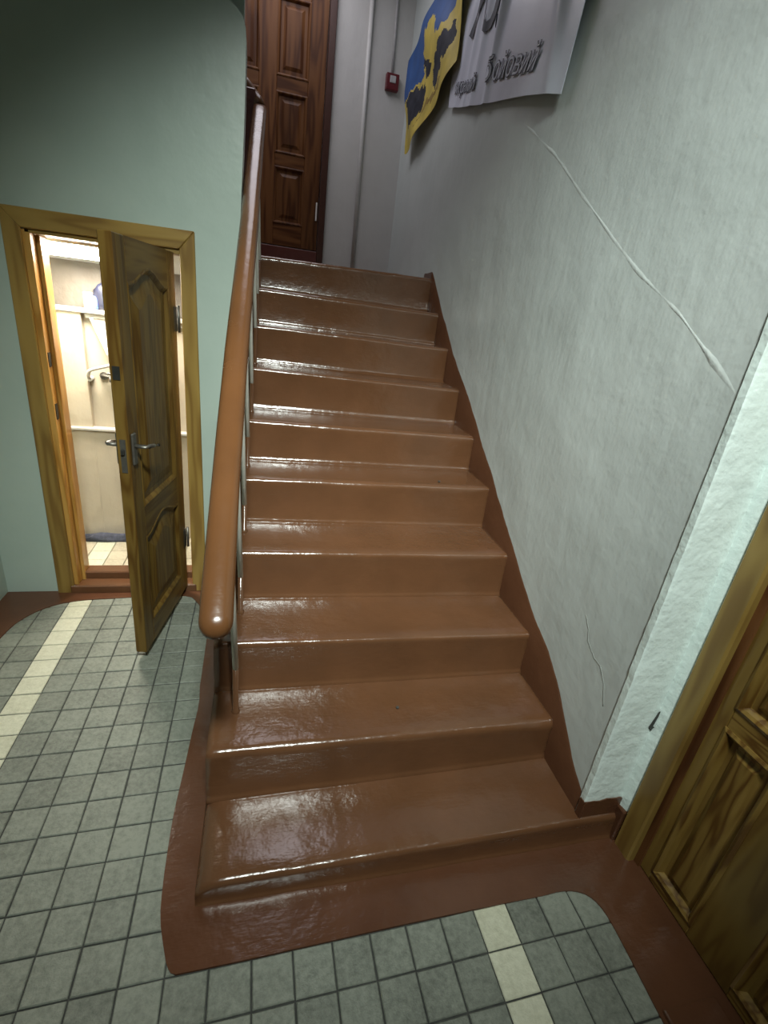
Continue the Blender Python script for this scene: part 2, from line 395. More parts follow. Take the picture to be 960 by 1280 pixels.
bm = bmesh.new(); extrude_poly(bm, [(XD - .022, YP - .0145, .470), (XD - .010, YP - .0145, .455), (XD + .004, YP - .0145, .51), (XD + .004, YP - .0145, .565), (XD - .006, YP - .0145, .53)], (0, .006, 0))
finish('chipped_hole', bm, M['grout'], WP)  # dark plate on the surface; the hole's shade is put into its colour
bm = bmesh.new(); extrude_poly(bm, [(XD - .010, YP - .0190, .475), (XD + .002, YP - .0190, .480), (XD + .003, YP - .0190, .540), (XD - .004, YP - .0190, .52)], (0, .006, 0))
finish('plaster_flake', bm, M['pillar'], WP)
CR = [(.285, .70), (.255, .665), (.245, .63), (.20, .60), (.165, .595), (.13, .56), (.115, .52), (.10, .49)]
cp_ = []
for (a, b), (c, d) in zip(CR, CR[1:]):
    for k in range(5):
        f = k / 5; y = a + (c - a) * f; z = b + (d - b) * f + .004 * nz(a * 40 + f * 3, 2.0)
        cp_.append((right_fn((y - YP + .004) / (YB - YP + .024), (z + .02) / (HALL_Z + .02)).x - .0002, y, z))
tube('wall_crack', cp_, .0011, M['crack'], WR, 5)

# wall with the little door (opening x -0.87..-0.31, height 1.655) and rounded upper corner
OX0, OX1, OZ = -0.873, -0.296, 1.652
T = 0.11
bm = bmesh.new()
def wallpart(poly): extrude_poly(bm, [(x, YF, z) for x, z in poly], (0, T, 0))
wallpart([(XL - .02, -.05), (OX0, -.05), (OX0, OZ), (XL - .02, OZ)])
edge = [(-.088, -.05), (-.088, 1.2), (-.072, 1.62), (-.066, 1.70), (-.061, 1.80), (-.055, 1.95), (-.046, 2.2), (-.043, 2.38), (-.045, 2.43), (-.055, 2.458), (-.080, 2.482), (-.115, 2.500), (-.16, 2.51)]
wallpart([(OX1, -.05), (-.088, -.05), (-.088, 1.2), (-.076, OZ), (OX1, OZ)])
wallpart([(XL - .02, OZ), (-.076, OZ)] + edge[3:] + [(-.30, 2.525), (XL - .02, 2.55)])
o = finish('wall_front', bm, M['mint']); tag(o, 'mint green wall holding the little open door left of the stairs', 'wall', kind='structure')
bm = bmesh.new(); extrude_poly(bm, [(x, YF + T, z) for x, z in ((XL - .02, 1.78), (-.07, 1.78), (-.056, 2.2), (-.05, HALL_Z), (XL - .02, HALL_Z))], (0, .06, 0))
o = finish('wall_upper', bm, M['mint']); tag(o, 'darker green wall rising behind the rounded corner of the mint wall', 'wall', kind='structure')

o = box('wall_left', XL - .12, XL, REAR, YF + .6, -.05, HALL_Z, M['mint']); tag(o, 'mint green wall at the far left edge of the hall', 'wall', kind='structure')
o = box('wall_rear', XL - .12, XD + .4, REAR - .12, REAR, -.05, HALL_Z, M['rear']); tag(o, 'plain darkened wall behind the viewer closing the hall', 'wall', kind='structure')
bm = bmesh.new()
add_box(bm, XD + .01, XD + .30, REAR, -1.02, -.05, HALL_Z)
add_box(bm, XD + .01, XD + .30, -1.02, .02, 2.1, HALL_Z)
add_box(bm, XD + .085, XD + .30, -1.02, .02, -.05, 2.1)
o = finish('wall_door_side', bm, M['pillar']); tag(o, 'pale wall around the pine door at the right', 'wall', kind='structure')
bm = bmesh.new()
def back_fn(u, v):
    x = XL + u * (W - XL + .02); z = 1.6 + v * (HALL_Z - 1.6)
    return Vector((x, YB + .004 * nz(x * 2, z * 1.5), z))
rough_wall('wall_back', back_fn, 40, 40, M['back_wall'], 'dim grey wall at the top of the stairs beside the brown door', thick=(0, .2, 0))
o = box('ceiling', XL - .1, XD + .4, REAR, YB + .2, HALL_Z, HALL_Z + .1, M['ceiling']); tag(o, 'grey painted ceiling high over the stairwell', 'ceiling', kind='structure')
o = box('wall_landing_left', XL - .12, XL, YF + .6, YB + .2, 1.6, HALL_Z, M['back_wall']); tag(o, 'grey wall of the upper landing hidden behind the mint wall', 'wall', kind='structure')

# lamps' housings
lamp = thing('ceiling_lamp', 'white boxed lamp hanging from the hall ceiling above the viewer', 'lamp', (.15, -1.48, 3.62))
box('lamp_housing', -.26, .26, -.16, .16, 0, .05, M['white'], lamp, .008)
tube('lamp_rod', [(0, 0, .05), (0, 0, HALL_Z - 3.62)], .012, M['white'], lamp)

# ------------------------------------------------------------------ staircase
stair = thing('staircase', 'glossy brown painted concrete staircase rising to the upper landing', 'staircase', (0, 0, 0))
#        y      zR     xL      zL
STEPS = [(0.020, 0.099, -0.090, 0.076), (0.264, 0.264, -0.086, 0.268), (0.521, 0.444, SIDE, 0.460), (0.799, 0.640, SIDE, 0.651), (1.085, 0.834, SIDE, 0.836), (1.352, 1.006, SIDE, 1.015), (1.645, 1.188, -.07, 1.205), (1.920, 1.376, -.064, 1.390), (2.178, 1.559, -.064, 1.571), (2.424, 1.763, -.064, 1.748)]
def build_step(i):
    y, zR, xL, zL = STEPS[i]
    last = i == len(STEPS) - 1
    y2 = STEPS[i + 1][0] + .03 if not last else YB + .0
    zb = (STEPS[i - 1][1] + STEPS[i - 1][3]) / 2 - .06 if i else -.03
    xr = XD + .03 if i == 0 else W + .008
    nx = 60; bm = bmesh.new(); rows = []
    r = 0.013 + .006 * random.random() + (.006 if i < 2 else 0)
    zc = STEPS[i - 1] if i else None
    for k in range(nx + 1):
        x = xL + (xr - xL) * k / nx
        t = min(1.0, max(0, (x - SIDE) / (W - SIDE)))
        z = zL + (zR - zL) * t
        n1 = nz(x * 5, i * 7.3, 1.7); n2 = nz(x * 17, i * 3.1, 4.2); n3 = max(0, nz(x * 9, i * 5.9, 8.8))
        bul = 0.0025 * n1 + 0.0014 * n2 + 0.006 * n3 ** 2
        yy = y + (0.018 * (1 - t) if i == 0 else 0) * 0
        e = (x - xL)
        drop = 0.030 * max(0, 1 - e / .06) ** 2 if i == 0 else 0.006 * max(0, 1 - e / .03) ** 2
        rr = r * (1 + .35 * n1)
        rr = min(rr, .016) if i == 0 else rr
        sag = -.004 * math.sin(math.pi * t) * (1 + .5 * n1)
        z -= drop
        if i == 0: drop *= .6
        zlow = (zc[3] + (zc[1] - zc[3]) * t) if zc else -.002
        prof = [(y + .012 + .002 * n2, zb)]
        prof += [(y - .010 + .002 * n1, zlow + .003), (y - .004 + .002 * n1, zlow + min(.009, .1 * (z - zlow))), (y - .001 + .002 * n1, zlow + min(.02, .22 * (z - zlow)))]
        prof += [(y + .001 + .002 * n2, zlow + (z - zlow) * .42)]
        prof += [(y + .002 - bul * .4, max(z - 1.6 * rr, zlow + (z - zlow) * .55))]
        for a in (0, 30, 60, 90):
            ar = math.radians(a)
            prof.append((y - bul * .8 + .001 + rr * (1 - math.cos(ar)), z - rr + rr * math.sin(ar) + bul * .7))
        prof += [(y + .055, z + sag * .6), (y + .12, z + sag), (y2 - .06, z + sag * .5), (y2, z + .001)]
        if last: prof += [(y2, z - .2)]
        rows.append([bm.verts.new((x, py, pz)) for py, pz in prof])
    for A, B in zip(rows, rows[1:]):
        for k in range(len(A) - 1): bm.faces.new((A[k], B[k], B[k + 1], A[k + 1])).smooth = True
    bm.faces.new([v for v in rows[0]]); bm.faces.new([v for v in rows[-1]][::-1])
    if not last:
        for f in [(rows[0][0], rows[-1][0], rows[-1][-1], rows[0][-1])]: bm.faces.new(f)
    o = finish('step' if not last else 'landing', bm, M['brown'], stair)
    return o
for i in range(10): build_step(i)
# masonry under the steps
bm = bmesh.new(); poly = [(0.05, -.03)]
for i in range(1, 10): poly += [(STEPS[i][0] + .014, min(STEPS[i - 1][1], STEPS[i - 1][3]) - .016), (STEPS[i][0] + .014, min(STEPS[i][1], STEPS[i][3]) - .016)]
poly += [(YB, 1.69), (YB, 1.57), (2.5, 1.57), (1.75, 1.1), (1.75, -.03)]
extrude_poly(bm, [(-.0625, y, z) for y, z in poly], (W + .0575, 0, 0))
finish('stair_body', bm, M['brown'], stair)
bm = bmesh.new()     # closed side of the lower steps, in front of the mint wall
sp = [(0.05, -.01)] + [p for i in range(1, 6) for p in ((STEPS[i][0] + .014, STEPS[i - 1][3] - .016), (STEPS[i][0] + .014, STEPS[i][3] - .016))] + [(YF + .02, STEPS[5][3] - .016), (YF + .02, -.01)]
extrude_poly(bm, [(SIDE + .003, y, z) for y, z in sp], (.03, 0, 0))
finish('stair_side', bm, M['brown_dark'], stair)
for cx, cy, cz in ((.840, 1.143, .8365), (.527, .386, .2645)):
    tube('paint_chip', [(cx, cy, cz - .002), (cx, cy, cz + .003)], .0055, M['grout'], stair, 7)
o = box('landing_slab', XL + .002, -.064, YF + T + .06, YB, 1.665, 1.752, M['brown'], stair)
# painted skirting on the stair wall
SK = [(2.60, 1.80), (2.44, 1.80), (2.421, 1.79), (2.36, 1.745), (2.238, 1.655), (2.112, 1.552), (1.961, 1.45), (1.832, 1.352), (1.677, 1.262), (1.523, 1.180), (1.364, 1.072), (1.25, 0.985), (1.113, 0.907), (1.014, 0.829), (0.901, 0.758), (0.764, 0.673), (0.637, 0.583), (0.521, 0.512), (0.399, 0.459), (0.319, 0.403), (0.226, 0.313), (0.139, 0.229), (0.051, 0.168)]
bm = bmesh.new()
top = []; K = 160; skr = SK[::-1]
for k in range(K + 1):
    y = 0.030 + (2.60 - .030) * k / K; z = lerp_list(skr, y) + .004 * nz(y * 12) + .002 * nz(y * 40)
    zb = lerp_list([(s[0], s[1] - .26) for s in STEPS] + [(3, 1.6)], y)
    def wx(yy, zz):
        return right_fn((yy - YP + .004) / (YB - YP + .024), (zz + .02) / (HALL_Z + .02)).x
    top.append((bm.verts.new((wx(y, z) - .0005, y, z)), bm.verts.new((wx(y, z) - .0045, y, z - .006)), bm.verts.new((wx(y, zb) - .0045, y, zb))))
for A, B in zip(top, top[1:]):
    for k in range(2): bm.faces.new((A[k], B[k], B[k + 1], A[k + 1])).smooth = True
o = finish('painted_skirting', bm, M['brown_dark'], stair); o['label'] = 'darker brown freehand painted band on the wall'
bm = bmesh.new()
xs = [W - .006 + (XD + .03 - W + .006) * k / 24 for k in range(25)]
pts = [(x, YP - .014, 0.168 + .005 * nz(x * 30) - (.035 * max(0, (x - XD + .012) / .03) ** 2)) for x in xs]
extrude_poly(bm, [(xs[0], YP - .014, -.01)] + pts + [(xs[-1], YP - .014, -.01)], (0, .02, 0))
add_box(bm, XD - .012, XD + .03, .0045, YP - .01, -.01, .135, .004)
o = finish('painted_base', bm, M['brown_dark'], stair); o['label'] = 'brown painted foot of the mint pillar'

# ------------------------------------------------------------------ stair railing
rail = thing('stair_railing', 'brown rounded handrail on slim white balusters at the left of the stairs', 'railing', (0, 0, 0))
PTS = [(-.031, .082, .862), (-.032, .2, .941), (-.033, .4, 1.075), (-.031, .77, 1.327), (-.025, 1.119, 1.562), (-.020, 1.386, 1.742), (-.017, 1.7, 1.954), (-.012, 2.084, 2.214), (-.006, 2.40, 2.427)]
bm = bmesh.new(); n = 20
def rail_x(y): return lerp_list([(p[1], p[0]) for p in PTS], y)
ring = []
path = []
d0 = (Vector(PTS[1]) - Vector(PTS[0])).normalized()
for a in (0, 12, 28, 45, 62, 80):
    s = math.sin(math.radians(a)); c = math.cos(math.radians(a)); path.append((Vector(PTS[0]) - d0 * (.038 * (c)) + d0 * .0, s * .9 + .1))
K = 40
for k in range(K + 1):
    y = .082 + (2.42 - .082) * k / K
    path.append((Vector((rail_x(y), y, lerp_list([(p[1], p[2]) for p in PTS], y))), 1.0))
prev = None
for i, (p, s) in enumerate(path):
    t = Vector((0, .83, .558)); a = Vector((1, 0, 0)); b = t.cross(a)      # b points up
    wob = 1 + .03 * nz(p.y * 4)
    row = []
    for k in range(n):
        th = 2 * math.pi * k / n; cx, sy = math.cos(th), math.sin(th)
        ex = math.copysign(abs(cx) ** .75, cx) * .035; ey = math.copysign(abs(sy) ** .75, sy) * (.031 if sy > 0 else .026)
        row.append(bm.verts.new(p + a * ex * s * wob - b * ey * s * wob))
    if prev:
        for k in range(n): bm.faces.new((prev[k], prev[(k + 1) % n], row[(k + 1) % n], row[k])).smooth = True
    else: bm.faces.new(row)
    prev = row
bm.faces.new(prev)
finish('handrail', bm, M['rail'], rail)
def tread_z(y):
    z = None
    for s in STEPS:
        if y >= s[0]: z = s[3]
    return z
BAL = [(.421, .441), (.697, .607), (.973, .766), (1.248, .965), (1.524, 1.147), (1.80, 1.375), (2.075, 1.535), (2.33, 1.715)]
for k, (y, zw) in enumerate(BAL):
    x = lerp_list([(.42, -.0105), (1.25, -.0105), (1.8, .001), (2.4, .006)], y)
    zt = lerp_list([(p[1], p[2]) for p in PTS], y) - .015; zb = tread_z(y)
    b = tube('baluster', [(x, y, zw), (x - .022, y, zt)], .0092, M['bal_white'], rail, 10)
    b['label'] = 'slim white painted baluster'
    f = tube('baluster_foot', [(x, y, zb - .01), (x, y, zb + .006), (x, y, zb + .008), (x, y, zw + .001)], [.013, .013, .0095, .0096], M['brown'], b, 10)
    f['label'] = 'brown painted foot'
box('newel_post', -.088, -.030, 2.425, 2.49, 1.70, 2.52, M['maroon'], rail, .006)
tube('rail_return', [(-.006, 2.41, 2.433), (-.02, 2.455, 2.475), (-.06, 2.47, 2.52), (-.16, 2.45, 2.60), (-.35, 2.44, 2.66)], [.03, .03, .03, .03, .03], M['rail'], rail, 12)
box('guard_panel', -.75, -.09, 2.44, 2.475, 1.80, 2.50, M['maroon'], rail, .004)

# ------------------------------------------------------------------ panelled door builder (local: x along width, y outward, z up)
def panel_mesh(bm, u0, u1, v0, v1, arch, face_y, sgn, levels, archshape='ogee'):
    """nested outlines from the frame edge inward; each level = (inset, depth)"""
    nt = 18; loops = []
    for ins, dep in levels:
        a0, a1, b0, b1 = u0 + ins, u1 - ins, v0 + ins, v1 - ins
        pts = [(a0, b0), (a1, b0)]
        for k in range(nt + 1):
            s = k / nt; x = a1 + (a0 - a1) * s
            q = abs(2 * s - 1)
            sh = 0.5 + 0.5 * math.cos(math.pi * min(1, q / .95)) if archshape == 'ogee' else 0
            pts.append((x, b1 + arch * sh))
        loops.append([bm.verts.new((x, face_y - sgn * dep, z)) for x, z in pts])
    for A, B in zip(loops, loops[1:]):
        for k in range(len(A)): bm.faces.new((A[k], A[(k + 1) % len(A)], B[(k + 1) % len(B)], B[k]))
    bm.faces.new(loops[-1])
def rail_over_arch(bm, u0, u1, zt, v1, arch, y0, y1):
    nt = 18; pts = [(u0, zt), (u1, zt)]
    for k in range(nt + 1):
        s = k / nt; x = u1 + (u0 - u1) * s; q = abs(2 * s - 1)
        pts.append((x, v1 + arch * (0.5 + 0.5 * math.cos(math.pi * min(1, q / .95)))))
    extrude_poly(bm, [(x, y0, z) for x, z in pts], (0, y1 - y0, 0))

# ------------------------------------------------------------------ door_1: small open pine door
d1 = thing('door_1', 'small panelled pine door standing open with casing in the mint wall', 'door', (0, 0, 0), kind='structure')
CF = 0.016
def casing_piece(name, poly, y0, y1, mat, parent):
    bm = bmesh.new(); extrude_poly(bm, [(x, y0, z) for x, z in poly], (0, y1 - y0, 0))
    bmesh.ops.bevel(bm, geom=[e for e in bm.edges], offset=.003, segments=1, affect='EDGES')
    return finish(name, bm, mat, parent)
casing_piece('casing', [(-.948, .0), (-.872, .0), (-.878, 1.655), (-.942, 1.724)], YF - CF, YF + .01, M['casing'], d1)
casing_piece('casing', [(-.300, .0), (-.232, .0), (-.243, 1.733), (-.304, 1.66)], YF - CF, YF + .01, M['casing'], d1)
casing_piece('casing', [(-.942, 1.724), (-.878, 1.655), (-.306, 1.66), (-.243, 1.733)], YF - CF, YF + .01, M['casing_x'], d1)
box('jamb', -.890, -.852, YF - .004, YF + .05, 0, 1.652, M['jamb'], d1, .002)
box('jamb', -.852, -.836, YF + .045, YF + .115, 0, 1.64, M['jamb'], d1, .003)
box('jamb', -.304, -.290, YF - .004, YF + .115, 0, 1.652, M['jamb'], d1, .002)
box('jamb_head', -.87, -.30, YF - .004, YF + .115, 1.640, 1.668, M['casing_x'], d1, .002)
box('strike_plate', -.8525, -.8495, YF + .008, YF + .032, 1.13, 1.19, M['dark_metal'], d1)
box('strike_plate', -.8525, -.8495, YF + .008, YF + .032, .90, .97, M['dark_metal'], d1)
box('threshold', -.89, -.28, YF - .02, YF + .06, -.01, .045, M['brown'], d1, .006)
box('threshold', -.89, -.28, YF + .055, YF + .13, -.01, .085, M['brown'], d1, .006)
# leaf
LW, LZ0, LZ1, LT = 0.556, 0.042, 1.645, 0.044
leaf = bpy.data.objects.new('door_leaf', None); COL.objects.link(leaf); leaf.parent = d1; leaf.empty_display_size = .1
ang = math.atan2(-.547, -.088)
leaf.location = (-.325, 1.568, 0); leaf.rotation_euler = (0, 0, ang)
def fbox(name, u0, u1, z0, z1, mat, bev=.0025, y0=-LT, y1=0.0):
    return box(name, u0, u1, y0, y1, z0, z1, mat, leaf, bev)
PU0, PU1 = .088, .468
fbox('stile', 0, PU0, LZ0, LZ1, M['leaf'])
fbox('stile', PU1, LW, LZ0, LZ1, M['leaf'])
fbox('bottom_rail', PU0, PU1, LZ0, .150, M['leaf_x'])
bm = bmesh.new(); rail_over_arch(bm, PU0, PU1, LZ1, 1.505, .055, -LT, 0); finish('top_rail', bm, M['leaf_x'], leaf)
bm = bmesh.new(); rail_over_arch(bm, PU0, PU1, .690, .555, .050, -LT, 0); finish('middle_rail', bm, M['leaf_x'], leaf)
LV = [(-.006, .014), (-.002, -.001), (.004, -.002), (.010, .002), (.020, .012), (.040, .012), (.085, .002), (.095, .002)]
for v0, v1, ar in ((.690, 1.505, .055), (.150, .555, .050)):
    bm = bmesh.new()
    panel_mesh(bm, PU0, PU1, v0, v1, ar, 0.0, 1, LV); panel_mesh(bm, PU0, PU1, v0, v1, ar, -LT, -1, LV)
    finish('panel', bm, M['leaf'], leaf)
# edge of the leaf: pale edge, latch, handle set
box('latch_plate', LW - .001, LW + .0025, -.034, -.010, 1.195, 1.240, M['dark_metal'], leaf)
box('lock_plate', LW - .001, LW + .002, -.032, -.012, .86, .985, M['metal'], leaf)
box('latch_bolt', LW, LW + .012, -.028, -.016, .93, .95, M['dark_metal'], leaf, .002)
for sg, yo in ((1, 0.0), (-1, -LT)):
    h = box('handle', LW - .046, LW - .012, yo, yo + sg * .009, .885, 1.005, M['metal'], leaf, .004)
    tube('lever', [(LW - .030, yo + sg * .005, .957), (LW - .030, yo + sg * .045, .957), (LW - .045, yo + sg * .052, .955), (LW - .09, yo + sg * .052, .948), (LW - .145, yo + sg * .048, .935)], [.008, .008, .0085, .008, .0065], M['metal'], h, 8)
for zc in (1.386, .33):
    hg = tube('hinge', [(-.008, .008, zc - .055), (-.008, .008, zc + .055)], .006, M['metal'], leaf, 10)
    box('hinge_plate', -.006, .032, -.001, .0015, zc - .05, zc + .05, M['dark_metal'], hg)

# ------------------------------------------------------------------ room behind the little door
AY0, AY1, AX0, AX1 = YF + T, 2.20, -1.15, -.14
fl = thing('floor_alcove', 'cream and beige tiled floor of the little lit room behind the door', 'floor', kind='structure')
box('screed', AX0 - .05, AX1 + .05, AY0 - .0, AY1 + .05, .0, .072, M['grout'], fl)
for i in range(-19, -8):
    for j in range(15, 21):
        c = ORG + UU * (i + .5) + VV * (j + .82)
        if not (AX0 - .02 < c.x < AX1 and AY0 + .03 < c.y < AY1): continue
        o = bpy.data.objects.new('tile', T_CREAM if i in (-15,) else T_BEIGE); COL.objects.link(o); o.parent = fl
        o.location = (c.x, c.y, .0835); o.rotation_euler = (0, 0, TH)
for nm, a, lb in (('wall_alcove_left', (AX0 - .05, AX0, AY0, AY1, 0, 1.66), 'cream left wall of the little lit room'), ('wall_alcove_right', (AX1, AX1 + .045, AY0, AY1, 0, 1.58), 'cream right wall of the little lit room')):
    o = box(nm, *a, M['cream']); tag(o, lb, 'wall', kind='structure')
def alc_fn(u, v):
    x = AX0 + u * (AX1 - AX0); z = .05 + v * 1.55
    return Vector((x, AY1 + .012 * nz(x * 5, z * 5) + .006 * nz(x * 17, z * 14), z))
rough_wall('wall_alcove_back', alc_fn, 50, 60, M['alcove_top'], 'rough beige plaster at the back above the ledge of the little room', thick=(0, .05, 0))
bm = bmesh.new(); extrude_poly(bm, [(AX0, AY0 + .002, 1.652), (AX0, AY0 + .002, 1.664), (AX0, AY1 + .05, 1.664), (AX0, AY1 + .05, 1.572)], (AX1 + .04 - AX0, 0, 0))
o = finish('ceiling_alcove', bm, M['ceiling']); tag(o, 'bright white sloping low ceiling of the little room', 'ceiling', kind='structure')
al = thing('ceiling_light', 'glowing white flat light panel on the low ceiling of the little room', 'lamp', (-.80, 1.87, 1.618))
def slope_slab(bm, x0, x1, y0, y1, za, zb):
    sl = -.16
    extrude_poly(bm, [(x0, y0, za + sl * y0), (x0, y1, za + sl * y1), (x0, y1, zb + sl * y1), (x0, y0, zb + sl * y0)], (x1 - x0, 0, 0))
bm = bmesh.new(); slope_slab(bm, -.17, .19, -.12, .13, -.008, .004); finish('lamp_tray', bm, M['white'], al)
bm = bmesh.new(); slope_slab(bm, -.165, .185, -.115, .125, -.011, -.0075); finish('lamp_diffuser', bm, M['glow'], al)
# boxed-in ledge
led = thing('boxed_ledge', 'cream painted boxed ledge with white top filling the back of the little room', 'ledge', (0, 0, 0))
PY = 2.060
def ledface(u, v):
    x = AX0 + .005 + u * (-.862 - AX0); z = .08 + v * (1.342 - .08)
    return Vector((x, PY + .003 * nz(x * 8, z * 5) + .0015 * nz(x * 30, z * 20), z))
bm = bmesh.new(); grid_surface(bm, 16, 60, ledface)
r = bmesh.ops.extrude_face_region(bm, geom=list(bm.faces))
for v in r['geom']:
    if isinstance(v, bmesh.types.BMVert): v.co.y += .12
finish('pier', bm, M['cream'], led, True)
box('recess_back', -.865, AX1 - .01, PY + .035, PY + .12, .75, 1.342, M['cream'], led)
box('lower_front', -.865, AX1 - .01, PY + .002, PY + .12, .08, .75, M['cream'], led, .006)
box('ledge_top', AX0 + .005, AX1 - .01, PY - .014, AY1 - .014, 1.340, 1.362, M['ledge_white'], led, .005)
box('fascia', -.84, AX1 - .01, PY + .005, PY + .04, 1.318, 1.342, M['ledge_white'], led, .003)
box('sill', AX0 + .01, AX1 - .01, PY - .018, PY + .03, .738, .756, M['ledge_white'], led, .004)
# things in the little room
fp = thing('framed_panel', 'white framed hatch panel leaning out below the ledge in the little room', 'panel', (-.822, PY + .02, 1.325))
fp.rotation_euler = (0, 0, 0)
bm = bmesh.new(); extrude_poly(bm, [(0.0, 0, 0), (.016, 0, 0), (.092, -.03, -.175), (.076, -.03, -.175)], (0, -.014, 0)); finish('frame_edge', bm, M['ledge_white'], fp)
bm = bmesh.new(); extrude_poly(bm, [(0.014, -.003, -.002), (.25, -.003, -.01), (.30, -.033, -.18), (.09, -.033, -.174)], (0, -.006, 0)); finish('hatch_face', bm, M['cab_panel'], fp)
box('hatch_knob', .10, .118, -.048, -.030, -.175, -.162, M['ledge_white'], fp, .003)
tr = thing('towel_rail', 'bent white rail on the recess wall above the little tap', 'rail', (-.845, PY - .01, 1.02))
tube('rail_tube', [(0, .0, 0), (.0, -.012, .02), (.010, -.022, .042), (.03, -.026, .052), (.11, -.026, .078), (.22, -.026, .115), (.30, -.02, .14), (.31, .012, .145)], .0085, M['ledge_white'], tr, 10)
tube('wall_mount', [(0, .0, -.004), (0, .05, -.004)], .012, M['ledge_white'], tr, 10)
tp = thing('water_tap', 'small grey metal tap below the bent white rail', 'tap', (-.785, PY + .035, 1.033))
tube('tap_flange', [(0, 0, 0), (0, -.012, 0)], .020, M['metal'], tp, 14)
tube('tap_body', [(0, -.01, 0), (.0, -.03, 0), (.03, -.04, .004), (.07, -.04, .006)], [.011, .012, .010, .009], M['metal'], tp, 10)
tube('tap_spout', [(.035, -.04, .004), (.045, -.06, .0), (.047, -.066, -.02)], .007, M['metal'], tp, 10)
box('tap_handle', .025, .055, -.046, -.034, .014, .024, M['metal'], tp, .003)
ct_ = thing('paper_carton', 'small pinkish white carton on the white ledge in the little room', 'carton', (-.826, 2.105, 1.362), .2)
box('carton_body', -.02, .02, -.014, .014, 0, .062, M['carton'], ct_, .002)
box('carton_lid', -.0205, .0205, -.0145, .0145, .062, .078, M['white'], ct_, .002)
def blob(name, cx, cy, cz, rx, ry, rz, mat, parent, seed, amp=.25, sub=3):
    bm = bmesh.new(); bmesh.ops.create_icosphere(bm, subdivisions=sub, radius=1)
    for v in bm.verts:
        k = 1 + amp * nz(v.co.x * 1.7 + seed, v.co.y * 1.7, v.co.z * 1.7)
        v.co = Vector((cx + v.co.x * rx * k, cy + v.co.y * ry * k, max(0, cz + v.co.z * rz * k)))
    return finish(name, bm, mat, parent, True)
bg = thing('dark_bag', 'black and blue crumpled bag on the ledge beside the carton', 'bag', (-.735, 2.115, 1.362))
blob('bag_body', 0, 0, .05, .085, .05, .085, M['black_bag'], bg, 3)
blob('blue_side', -.062, -.034, .03, .022, .014, .038, M['blue_bag'], bg, 9)
o = blob('floor_cloth', 0, 0, .012, .155, .035, .034, M['cloth'], None, 21, .35); o.location = (-.83, 2.02, .084)
tag(o, 'dark grey rolled cloth on the tiles at the foot of the ledge', 'cloth')

# ------------------------------------------------------------------ door_2: pine door at the right
d2 = thing('door_2', 'varnished yellow pine panelled door with casing at the right edge', 'door', (0, 0, 0), kind='structure')
box('casing', XD - .005, XD + .05, -.062, .004, -.005, 2.06, M['casing'], d2, .006)
box('casing', XD - .005, XD + .05, -1.02, -.945, -.005, 2.06, M['casing'], d2, .006)
box('casing_head', XD - .005, XD + .05, -1.02, -.002, 2.03, 2.10, M['pine_y'], d2, .006)
box('gap_strip', XD + .02, XD + .06, -.082, -.058, -.005, 2.03, M['dark_wood'], d2)  # dark strip filling the gap between casing and leaf
dl = bpy.data.objects.new('door_leaf', None); COL.objects.link(dl); dl.parent = d2; dl.empty_display_size = .1
dl.location = (XD + .028, -.066, 0); dl.rotation_euler = (0, 0, -math.pi / 2)       # local x -> -y
# outward normal (-x) is local -y here
def gbox(name, u0, u1, z0, z1, mat): return box(name, u0, u1, 0, .04, z0, z1, mat, dl, .002)
U = [(.052, .198), (.330, .476), (.608, .754)]
LWd = .86
Z = [(.045, .625), (.690, 1.22), (1.285, 1.93)]
gbox('stile', 0, U[0][0], .006, 2.02, M['pine_stile'])
gbox('stile', U[2][1], LWd, .006, 2.02, M['pine_stile'])
for a, b in ((U[0][1], U[1][0]), (U[1][1], U[2][0])): gbox('mullion', a, b, .006, 2.02, M['pine_stile'])
for u0, u1 in U:
    for z0, z1 in ((.006, Z[0][0]), (Z[0][1], Z[1][0]), (Z[1][1], Z[2][0]), (Z[2][1], 2.02)): gbox('rail', u0, u1, z0, z1, M['pine_x'])
LV2 = [(-.006, .02), (-.003, -.002), (.006, -.006), (.014, .0), (.022, .014), (.034, .014), (.050, .004), (.056, .004)]
for u0, u1 in U:
    for z0, z1 in Z:
        bm = bmesh.new(); panel_mesh(bm, u0, u1, z0, z1, 0, 0.0, -1, LV2, 'flat'); finish('panel', bm, M['pine'], dl)

# ------------------------------------------------------------------ door_3: brown door at the top
d3 = thing('door_3', 'dark brown panelled wooden door at the top of the stairs', 'door', (0, 0, 0), kind='structure')
FY = YB - .03
box('casing', .440, .492, FY - .012, YB + .02, LAND, HALL_Z, M['dark_frame'], d3, .004)
box('casing', -.46, -.402, FY - .012, YB + .02, LAND, HALL_Z, M['dark_frame'], d3, .004)
box('threshold', -.402, .440, FY - .02, YB + .02, LAND - .01, 1.932, M['maroon'], d3, .004)
dl3 = bpy.data.objects.new('door_leaf', None); COL.objects.link(dl3); dl3.parent = d3; dl3.location = (0, FY, 0); dl3.empty_display_size = .1
def hbox(name, u0, u1, z0, z1, mat): return box(name, u0, u1, 0, .035, z0, z1, mat, dl3, .003)
U3 = [(-.285, -.045), (.082, .308)]; Z3 = [(2.10, 2.48), (2.57, 2.945), (3.04, 3.48), (3.56, 3.84)]
hbox('stile', -.40, U3[0][0], 1.94, HALL_Z, M['dark_wood']); hbox('stile', U3[1][1], .436, 1.94, HALL_Z, M['dark_wood'])
hbox('mullion', U3[0][1], U3[1][0], 1.94, HALL_Z, M['dark_wood'])
zz = [1.94] + [z for p in Z3 for z in p] + [HALL_Z]
for u0, u1 in U3:
    for k in range(0, len(zz), 2): hbox('rail', u0, u1, zz[k], zz[k + 1], M['dark_wood_x'])
LV3 = [(-.006, .02), (-.003, -.004), (.004, -.006), (.010, -.004), (.020, .014), (.040, .014), (.062, .004), (.068, .004)]
